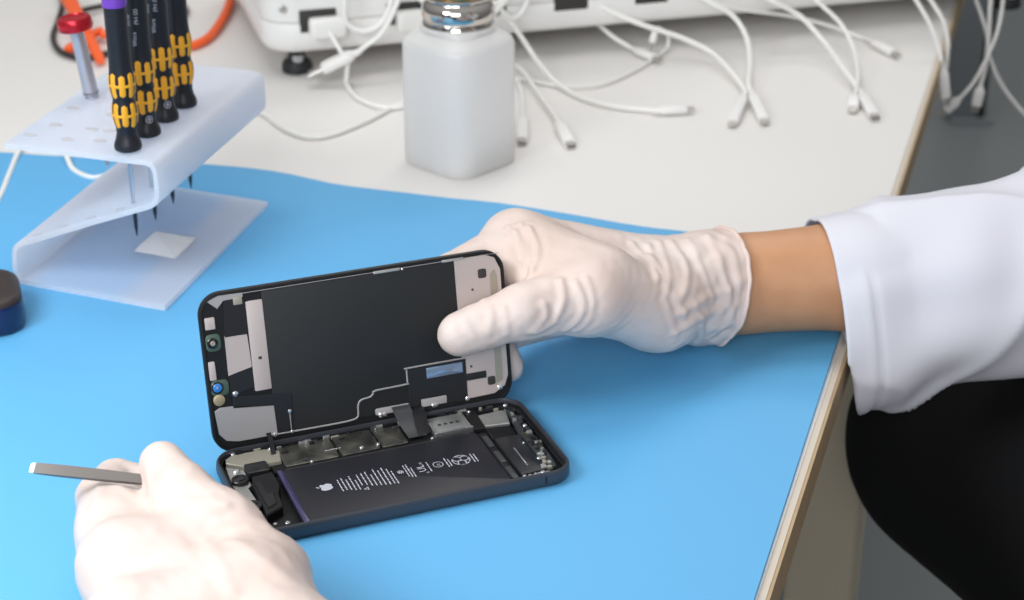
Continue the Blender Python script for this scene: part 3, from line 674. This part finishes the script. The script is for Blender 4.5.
cable('white cable rising from behind the metal collar to hub top', ge((488,22,1270),(497,10,1275),(507,0,1280),(516,-12,1285)), None, r=2.0)
# connectors sitting in the hub's ports
for k, (a, b) in enumerate(ports[:2]):
    build('port_plug', xf(rbox(a+6,-15,HZ+16,b+6,-2.5,HZ+31,4,2.5), None, (0,0,0)), 'cable', hub)

# ------------------------------------------------------------------ orange lead, black lead, dark case
ol = tag(empty('orange_lead', gz(95,45,TOPZ)), 'orange cable with an orange clip lying behind the screwdrivers', 'cable'); oo = gz(95,45,TOPZ)
build('cord', tube(g((232,-12,4),(230,2,4),(222,20,3),(208,38,2),(190,46,2),(170,46,2),(140,40,2),(118,36,3),(100,34,5)), 3.6, 12), 'orange', ol, oo)
def bar(p, q, w0, w1, th):
    d = q-p; Lb = np.linalg.norm(d); B = frame_from(d)
    return xf(loft([at_z(rrect(-w*.5,-th*.5,w*.5,th*.5,th*.3,3), z) for w, z in ((w0*.7,0),(w0,2),((w0+w1)/2,Lb*.5),(w1,Lb-2),(w1*.6,Lb))]), B, p)
build('clip_jaw', bar(gz(66,-6,14), gz(101,61,3), 13, 7, 6), 'orange', ol, oo)
build('clip_jaw', bar(gz(101,30,5), gz(67,50,4), 7, 8, 5), 'orange', ol, oo)
build('clip_pivot', xf(lathe([(4.5,0),(5,1),(5,5),(4,6)],18), None, gz(84,36,6)), 'orange', ol, oo)
bl_ = build('black_lead', tube(g((58,-14,3),(62,0,3),(62,8,2.5),(57,24,1),(53,36,1),(57,48,1),(68,55,1),(85,58,1),(104,54,1),(130,46,3),(156,34,3),(174,25,1),(184,16,1),(186,9,1),(176,1,1),(150,0,1),(120,3,2),(102,6,3),(80,11,4),(66,18,5)), 2.3, 10), 'black_cable', origin=gz(57,48,TOPZ))
tag(bl_, 'thin black cable coiled in a loop behind the red capped tool', 'cable')
dc = gz(0,330,0); case = tag(empty('hard_case', (dc[0]-20,dc[1],0)), 'dark navy rounded case with a brown top at left edge of mat', 'case'); co = np.array([dc[0]-20,dc[1],0])
cr_ = gz(23.5,322,2)
def cring(d, z): 
    P = rrect(-95+d,-26+d,0-d,26-d,max(15-d,2),8); c_, s_ = math.cos(.32), math.sin(.32)
    P = P@np.array([[c_,s_],[-s_,c_]]); return at_z(P+np.array([cr_[0]-3, cr_[1]+14]), z)
build('shell', loft([cring(2.5,0), cring(.6,1), cring(0,3), cring(0,14), cring(.6,16)]), 'navy', case, co, smooth=50)
build('top_pad', loft([cring(1.0,15.8), cring(1.2,17.5), cring(3,19), cring(7,19.8)]), 'brown_top', case, co, smooth=60)

# ------------------------------------------------------------------ post in the background
pp = gz(965,128,FLOOR)
post = tag(empty('steel_post', (870,3290,FLOOR)), 'grey upright post with a black side standing on floor beyond bench', 'post')
build('column', rbox(-34,-25,0,20,25,760,3,1.5), 'post_grey', post)
build('black_side', rbox(20,-25,0,36,25,760,1.5,1), 'post_black', post)
build('base_foot', rbox(-30,-40,0,52,40,8,6,3), 'post_grey', post)

# ------------------------------------------------------------------ person
A_ = np.asarray
# right hand
wr = gz(738,284,30)
WR2 = gz(700,288,32)
iM, mM, rM, lM = gy(517,243,834), gy(534,262,850), gy(556,286,858), gy(590,306,858)
tT, tI, tM, tC = PD(460,334,11.2), PD(522,312,17), gy(588,297,790), gy(655,304,822)
iP, iD, iT = PD(452,276,-17.5), PD(415,292,-15), PD(385,306,-13)
mP, mD, mT = PD(440,315,-18), PD(400,330,-15), PD(375,338,-13)
rP, rD, rT = PD(452,350,-18), PD(415,358,-15), PD(392,362,-13)
lP, lD, lT = PD(492,336,-24), PD(503,360,-16), PD(508,367,-14.5)
def finger(M_, P_, D_, T_, r): return [(M_,P_,r[0],r[1],3.),(P_,D_,r[1],r[2],2.),(D_,T_,r[2],r[3],2.)]
RH = []
for q in (finger(iM,iP,iD,iT,(13,10.5,9.3,8.2)), finger(mM,mP,mD,mT,(12.5,10.5,9.3,8.2)), finger(rM,rP,rD,rT,(12,10,9,8)), finger(lM,lP,lD,lT,(11,9,8.2,7.4))): RH += q
RH += [(tT,tI,10.3,12.6,3.),(tI,tM,12.6,17,4.),(tM,tC,17,22,7.)]
mid = (WR2*.55+(mM+iM)*.225)
RH += [(WR2,iM,21,15.5,9.),(WR2,mM,22,15,9.),(WR2,rM,22,14,9.),(WR2,lM,22,13,9.),(tC,WR2,22,24,9.),(tM,iM,14,13,9.),(gy(514,264,808),gy(548,290,797),10,13,8.),(gy(524,252,815),gy(566,286,800),12.5,15,8.),(gy(545,255,822),gy(600,280,805),15,18,8.),(WR2,wr,24.5,26.3,8.)]
er = A_([410.,888.,42.])
RF = [(wr,wr+(er-wr)*.22,26.3,29,6.),(wr+(er-wr)*.22,er,28.5,30,8.)]
# left hand
lw = gz(288,662,36); lw2 = gz(243,612,40)
LiM, LiP, LiD, LiT = gz(124,566,50), gz(102,498,37), gz(116,481,31), gz(148,486,30)
LmM, LmP, LmD, LmT = gz(130,622,52), gz(112,568,28), gz(130,540,18), gz(160,535,14)
LrM, LrP, LrD, LrT = gz(158,660,48), gz(128,615,20), gz(150,575,12), gz(180,565,11)
LlM, LlP, LlD, LlT = gz(190,680,40), gz(150,655,15), gz(180,620,11), gz(205,605,10)
LtT, LtI, LtM, LtC = gz(162,463,63), gz(183,491,60), gz(221,533,50), gz(262,580,41)
LH = []
for q in (finger(LiM,LiP,LiD,LiT,(13,10,9,8)), finger(LmM,LmP,LmD,LmT,(12.5,10,9,8)), finger(LrM,LrP,LrD,LrT,(12,10,9,8)), finger(LlM,LlP,LlD,LlT,(11,9,8,7.5))): LH += q
LH += [(LtT,LtI,8.6,10.2,3.),(LtI,LtM,10.2,12.6,4.),(LtM,LtC,12.6,16,7.)]
LH += [(lw2,LiM,20,13.5,10.),(lw2,LmM,21,14,10.),(lw2,LrM,21,14,10.),(lw2,LlM,20,12,10.),(LtC,lw2,17,21,9.),(LtM,LiM,12,13,12.),(gz(126,517,31),gz(192,532,33),12,12,9.),(gz(128,540,36),gz(205,550,40),17,16,14.),(lw2,lw,22,24,8.)]
el = A_([75.,262.,74.])
LF = [(lw,lw+(el-lw)*.3,24,28,6.),(lw+(el-lw)*.3,el,28,40,8.)]
sR, sL = A_([600.,640.,270.]), A_([345.,435.,220.])
ch, pel = (sR+sL)/2+A_([0,0,-60.]), A_([490.,540.,-140.])
neck, head = (sR+sL)/2+A_([-12,18,50.]), (sR+sL)/2+A_([-45,70,165.])
fw = A_([-.5,.86,-.25]); fw /= np.linalg.norm(fw); sd_ = A_([.86,.5,0]); upv = np.cross(sd_, fw)
def hd(f_, s_, u_): return head+fw*f_+sd_*s_+upv*u_
hipL, hipR = A_([505.,545.,-120.]), A_([630.,610.,-120.])
knL, knR = A_([284.,955.,-120.]), A_([430.,1010.,-120.])
anL, anR = A_([600.,780.,-690.]), A_([700.,860.,-690.])
BODY = RF+LF+[(er,sR,42,52,14.),(el,sL,40,52,14.),(sR,ch,55,95,40.),(sL,ch,55,95,40.),(ch,pel,115,120,40.),(ch+sd_*45,pel+sd_*50,95,95,40.),(ch-sd_*45,pel-sd_*50,95,95,40.),
   (neck-A_([0,0,60.]),neck+A_([-8,12,50.]),58,52,25.),(hd(-15,0,25),hd(8,0,18),78,74,10.),(hd(20,0,-30),hd(38,0,-55),58,36,20.),
   (hd(84,0,8),hd(98,0,-12),8,11,8.),(hd(70,0,-42),hd(76,0,-42),20,16,8.),(hd(0,76,5),hd(-6,80,-12),14,10,4.),(hd(0,-76,5),hd(-6,-80,-12),14,10,4.),
   (hd(68,30,18),hd(68,31,18),13,13,5.),(hd(68,-30,18),hd(68,-31,18),13,13,5.),
   (hipL,knL,84,66,25.),(hipR,knR,84,66,25.),(pel,hipL,115,95,30.),(pel,hipR,115,95,30.),(knL+A_([40.,-30,-10]),anL,46,38,20.),(knR+A_([40.,-30,-10]),anR,46,38,20.),
   (anL+A_([0,0,-12.]),anL+A_([-60,140,-30.]),38,28,10.),(anR+A_([0,0,-12.]),anR+A_([-60,140,-30.]),38,28,10.)]
shrink = lambda H, d: [(a,b,max(ra-d,3.),max(rb-d,3.),k) for a,b,ra,rb,k in H]
BODY += shrink(RH, 2.2)+shrink(LH, 2.2)
porg = A_([480.,560.,FLOOR])
person = tag(empty('person', porg), 'person in white lab coat and black trousers, gloved hands on the opened phone', 'person')
V, Q = mesh_field(BODY, 5.0); V = relax(V, Q, 2, .45)
build('body', (V, Q), 'skin', person, porg, smooth=180)
# gloves
def glove(H, F, name, strokes, cutp, cutn, seed, loose):
    prims = H+F[:1]
    V, Q = mesh_field(prims, 1.25, .5); V = relax(V, Q, 3, .5)
    Nn = grad(V, prims)
    d = np.zeros(len(V))
    for amp, w, pts in strokes:
        if min(p[0] for p in pts) > 640: amp *= .62
        L3 = [hit(x, y, prims, .5) for x, y in pts]; L3 = [p for p in L3 if p is not None]
        if len(L3) < 2: continue
        L3 = catmull(np.array(L3), 4)
        near = np.linalg.norm(V-L3.mean(0), axis=1) < np.linalg.norm(L3-L3.mean(0), axis=1).max()+14
        ds = seg_dist(V[near], L3); d[near] += amp*(np.exp(-(ds/w)**2)-.45*np.exp(-((ds-1.9*w)/(1.2*w))**2))
    along = (V-cutp)@cutn                         # negative on the hand side
    cuff = np.clip((along+loose)/loose, 0, 1)
    ruff = np.sin(along/3.1+3.2*wobble(V, 24, seed+3))*.38+wobble(V, 11, seed+5)*.5
    d += cuff*(1.7+1.25*ruff) + .09*wobble(V, 7, seed)+.14*wobble(V, 22, seed+1)
    V = V+Nn*d[:,None]
    me = bpy.data.meshes.new(name); bm = bmesh.new()
    vs = [bm.verts.new(p) for p in V]
    for q in Q: bm.faces.new([vs[i] for i in q])
    bmesh.ops.bisect_plane(bm, geom=bm.verts[:]+bm.edges[:]+bm.faces[:], plane_co=Vector(cutp), plane_no=Vector(cutn), clear_outer=True)
    bm.verts.ensure_lookup_table(); bm.verts.index_update()
    rim = [e for e in bm.edges if e.is_boundary]
    V2 = np.array([v.co[:] for v in bm.verts]); F2 = [[v.index for v in f_.verts] for f_ in bm.faces]
    loopv = {}
    for e in rim:
        a, b = e.verts[0].index, e.verts[1].index; loopv.setdefault(a, []).append(b); loopv.setdefault(b, []).append(a)
    start = next(iter(loopv)); lp_ = [start]; prev = None
    while True:
        nx_ = [k for k in loopv[lp_[-1]] if k != prev]
        if not nx_ or nx_[0] == start: break
        prev = lp_[-1]; lp_.append(nx_[0])
        if len(lp_) > 4000: break
    bm.free(); bpy.data.meshes.remove(me)
    o = build(name, (V2, F2), 'glove', person, porg, smooth=180, solid=.5)
    ring = V2[lp_][::4]; ring = np.vstack([ring, ring[:2]])
    build('cuff_rim', tube(ring, 1.15, 8, step=3), 'glove', o, porg)
    for chd in o.children: chd.location = (0,0,0)
    return o
def k4(*p): return [(420+x/3.012, 200+y/3.012) for x, y in p]
RS = [(.9,1.6,k4((285,90),(318,150),(336,212))),(1.0,1.6,k4((325,80),(352,140),(346,200),(322,240))),(.7,1.4,k4((300,70),(325,120),(338,170))),(.6,1.4,k4((262,80),(290,120),(308,170))),
      (.9,1.8,k4((375,315),(382,352),(335,402))),(1.0,1.8,k4((425,240),(432,300),(405,365),(352,402))),(1.0,1.8,k4((468,245),(496,310),(480,360),(440,395))),(.8,1.6,k4((500,235),(522,310),(502,372),(462,398))),
      (.7,1.6,k4((250,322),(263,395),(256,442))),(.4,1.8,k4((130,345),(150,400),(190,450))),(.5,2.0,k4((190,300),(215,340),(205,400))),
      (1.1,1.8,k4((690,138),(722,200),(748,280))),(1.0,1.7,k4((722,125),(742,190),(752,255))),(1.2,2.0,k4((752,122),(802,200),(790,292))),(1.2,2.0,k4((770,290),(800,350),(822,432))),
      (1.1,2.0,k4((802,120),(852,222),(880,300))),(1.2,2.0,k4((862,112),(905,200),(932,292))),(1.0,2.0,k4((900,106),(948,200),(955,300),(885,405))),(1.3,2.2,k4((780,345),(850,302),(930,272))),(1.2,2.2,k4((768,402),(830,362),(905,332))),
      (.8,1.6,k4((690,165),(706,212),(732,244))),(.9,1.8,k4((740,300),(760,360),(770,420))),(.9,1.6,k4((830,320),(850,370),(835,425))),(.8,1.7,k4((640,130),(690,170),(715,240)))]
axR = (er-wr)/np.linalg.norm(er-wr)
cutR = gz(715,284,30)
nR = axR+A_([0,.28,-.3]); nR /= np.linalg.norm(nR)
glove(RH, RF, 'right_glove', RS, cutR, nR, 21, 46.)
def k3(*p): return [(20+x/3.012, 430+y/3.012) for x, y in p]
LS = [(.5,2.2,k3((500,230),(560,240),(620,225))),(.5,2.,k3((480,205),(530,215),(580,205))),(.5,2.4,k3((600,280),(700,270),(740,280))),(.6,2.4,k3((230,130),(240,190),(215,250))),(.4,2.4,k3((250,160),(330,190),(400,205))),
      (.45,3.,k3((640,330),(720,380),(800,440))),(.5,2.6,k3((560,330),(600,400),(640,480))),(.6,2.2,k3((380,110),(385,160),(420,210)))]
axL = (el-lw)/np.linalg.norm(el-lw)
glove(LH, LF, 'left_glove', LS, lw+axL*38, axL, 40, 22.)
# sleeve + coat
def sleeve(c0, c1, n0, r0v, r0h, r1v, r1h, nl=110, na=96, seed=3, table=True):
    ax = (c1-c0); Ls = np.linalg.norm(ax); ax /= Ls; rings = []
    hz = np.cross([0,0,1.], ax); hz /= np.linalg.norm(hz); vt = np.cross(ax, hz)
    a = np.arange(na)*2*PI/na
    for i in range(nl+1):
        t = i/nl; s = t*Ls
        rv, rh = r0v+(r1v-r0v)*t, r0h+(r1h-r0h)*t
        P = c0+ax*s+np.outer(np.cos(a)*rh, hz)+np.outer(np.sin(a)*rv, vt)
        P += np.outer((P-c0-ax*s)@n0*math.exp(-s/55.), ax)*1.0
        rad = (P-c0-ax*s); rad /= np.linalg.norm(rad, axis=1)[:,None]
        q = P@A_([.012,.02,.026])
        fold = min(1, s/40.)
        ww = 1.3*wobble(P, 130, seed)
        r1 = 1-np.abs(np.sin(s/26.+.9*a+.9*ww+.4)); r2 = 1-np.abs(np.sin(s/41.-1.3*a+1.1*ww+1.2))
        d = fold*(8.2*r1**2*(.45+.55*np.sin(a*1.5+1)**2)+9.0*r2**2*(.4+.6*np.cos(a+.5)**2)-1.6+2.2*wobble(P,60,seed+1)) + .7*wobble(P,45,seed+2)
        if table: d += 13*np.clip(-np.sin(a),0,1)**2*math.exp(-(s/34.)**2)
        d += -1.1*math.exp(-((s-17.5)/1.5)**2)+.5*math.exp(-((s-14)/2.2)**2)
        P = P+rad*d[:,None]
        for _ in range(4): P = P+rad*np.maximum(0, 2.8-sdf(P, RF if table else LF))[:,None]
        if table:
            for p in P:
                wq = min(1, max(0, (edge_x(p[1])+9-p[0])/7)); wq = wq*wq*(3-2*wq)
                if p[2] < 1.: p[2] = p[2]*(1-wq)+1.*wq
        rings.append(P)
    return loft(rings, False, False)
sc0 = gy(824,311,872); sc1 = A_([er[0],er[1],er[2]+4])
nl = A_([0,-.03,.03])
sl_ = sleeve(sc0, sc1, nl, 51, 49, 60, 58)
lc0 = lw+axL*95+A_([0,0,4.])
sl2 = sleeve(lc0, el+axL*10, A_([0,0,0.]), 33, 40, 50, 52, 24, 40, 9, False)
COAT = [(er,er+(sR-er)*.1,50,55,14.),(er,sR,52,62,14.),(el,sL,50,62,14.),(sR,ch,65,106,40.),(sL,ch,65,106,40.),(ch,pel,126,132,40.),(ch+sd_*45,pel+sd_*50,106,106,40.),(ch-sd_*45,pel-sd_*50,106,106,40.)]
Vc, Qc = mesh_field(COAT, 9.); Vc = relax(Vc, Qc, 2)
coat = build('lab_coat', join(sl_, (Vc, Qc.tolist())), 'coat', person, porg, smooth=180, solid=1.3)
build('left_sleeve', sl2, 'coat', person, porg, smooth=180, solid=1.3)
TR = [(hipL,knL,98,80,25.),(hipR,knR,98,80,25.),((hipL+hipR)/2,(knL+knR)/2+A_([0,-120.,0]),100,70,50.),(pel,hipL,124,110,30.),(pel,hipR,124,110,30.),(knL+A_([40.,-30,-10]),anL,56,50,20.),(knR+A_([40.,-30,-10]),anR,56,50,20.)]
Vt, Qt = mesh_field(TR, 9.); Vt = relax(Vt, Qt, 2)
build('trousers', (Vt, Qt), 'trousers', person, porg, smooth=180)
HR = [(hd(-25,0,38),hd(10,0,48),82,72,8.),(hd(-45,0,0),hd(-45,0,-40),68,52,12.)]
Vh, Qh = mesh_field(HR, 6.); build('hair', (relax(Vh,Qh,2),Qh), 'hair', person, porg, smooth=180)
for an in (anL, anR):
    Vs, Qs = mesh_field([(an+A_([0,0,-14.]),an+A_([-62,145,-28.]),46,34,10.)], 6.); Vs = Vs.copy(); Vs[:,2] = np.maximum(Vs[:,2], FLOOR+.5)
    build('shoe', (Vs,Qs), 'trousers', person, porg, smooth=180)
stool = tag(empty('stool', (480,545,FLOOR)), 'round dark vinyl stool beneath the seated person', 'stool')
build('seat', xf(lathe([(120,0),(165,4),(172,20),(168,42),(140,50),(20,52)],40), None, (0,0,425)), 'stool', stool, smooth=50)
build('column', lathe([(22,40),(22,430)],20), 'steel_dark', stool)
build('base', lathe([(200,0),(205,6),(190,14),(40,34),(24,44)],40), 'steel_dark', stool, smooth=50)

# ------------------------------------------------------------------ hand tool held in the left hand
ta, tb = gz(34,468,59), gz(164,482,55)
tool = tag(empty('opening_tool', ta), 'flat grey steel prying blade held between left thumb and finger', 'tool')
td = tb-ta; TL = np.linalg.norm(td); TB = frame_from(td, (0,-.5,.87))
build('blade', xf(loft([at_z(np.array([(-w/2,-t/2),(w/2,-t/2),(w/2,t/2),(-w/2,t/2)]), z) for w, t, z in ((4.4,.5,0),(4.8,.9,1.5),(4.9,1.6,12),(4.6,1.9,TL*.55),(3.6,1.7,TL))]), TB, ta), 'tool', tool, ta, smooth=20)
build('edge', xf(loft([at_z(np.array([(-w/2,-t/2),(w/2,-t/2),(w/2,t/2),(-w/2,t/2)]), z) for w, t, z in ((4.2,.25,-1.6),(4.5,.6,.2))]), TB, ta), 'bright', tool, ta, smooth=20)

# ================================================================== light, world, camera
def area(name, loc, target, size, power, col=(1,1,1), shape='DISK', sy=None):
    l = bpy.data.lights.new(name, 'AREA'); l.energy = power; l.color = col; l.shape = shape; l.size = size*S
    if sy: l.size_y = sy*S
    o = bpy.data.objects.new(name, l); C.objects.link(o); o.location = Vector(loc)*S
    o.rotation_euler = (Vector(target)-Vector(loc)).to_track_quat('-Z','Y').to_euler(); return o
area('bench_lamp', (-500,500,500), (-200,640,0), 340, 3.4, (.92,.97,1.0))
area('front_fill', (-250,-900,820), (50,900,0), 900, 17.5, (.97,.985,1.0), 'RECTANGLE', 600)  # soft fill added behind the camera to brighten upright faces
area('ceiling_panel', (-300,1300,1750), (-50,900,0), 1200, 8.5, (1,.985,.96), 'RECTANGLE', 600)
area('ceiling_panel_rear', (500,2600,1750), (500,1900,0), 1200, 9, (1,.985,.96), 'RECTANGLE', 600)
w = bpy.data.worlds.new('room_light'); bpy.context.scene.world = w; w.use_nodes = True
wn = w.node_tree; bg = wn.nodes['Background']; bg.inputs[1].default_value = 1.
tcw = wn.nodes.new('ShaderNodeTexCoord'); sx = wn.nodes.new('ShaderNodeSeparateXYZ'); rmp = wn.nodes.new('ShaderNodeValToRGB')
wn.links.new(tcw.outputs['Generated'], sx.inputs[0]); wn.links.new(sx.outputs['Z'], rmp.inputs[0]); wn.links.new(rmp.outputs[0], bg.inputs[0])
rmp.color_ramp.elements[0].position = .0; rmp.color_ramp.elements[0].color = (.16,.165,.17,1)
rmp.color_ramp.elements[1].position = .75; rmp.color_ramp.elements[1].color = (.42,.43,.44,1)
cam = bpy.data.cameras.new('camera'); co_ = bpy.data.objects.new('camera', cam); C.objects.link(co_)
co_.location = (0,0,CAMH*S); co_.rotation_euler = (PI/2-PITCH,0,0)
cam.sensor_width = 36; cam.lens = FPX/1024*36; cam.clip_start = .02; cam.clip_end = 30
cam.dof.use_dof = True; cam.dof.focus_distance = .80; cam.dof.aperture_fstop = 13
sc = bpy.context.scene; sc.camera = co_
sc.view_settings.view_transform = 'Standard'; sc.view_settings.look = 'None'; sc.view_settings.gamma = 1
sc.view_settings.use_curve_mapping = False; sc.view_settings.exposure = .07
sc.cycles.use_denoising = True
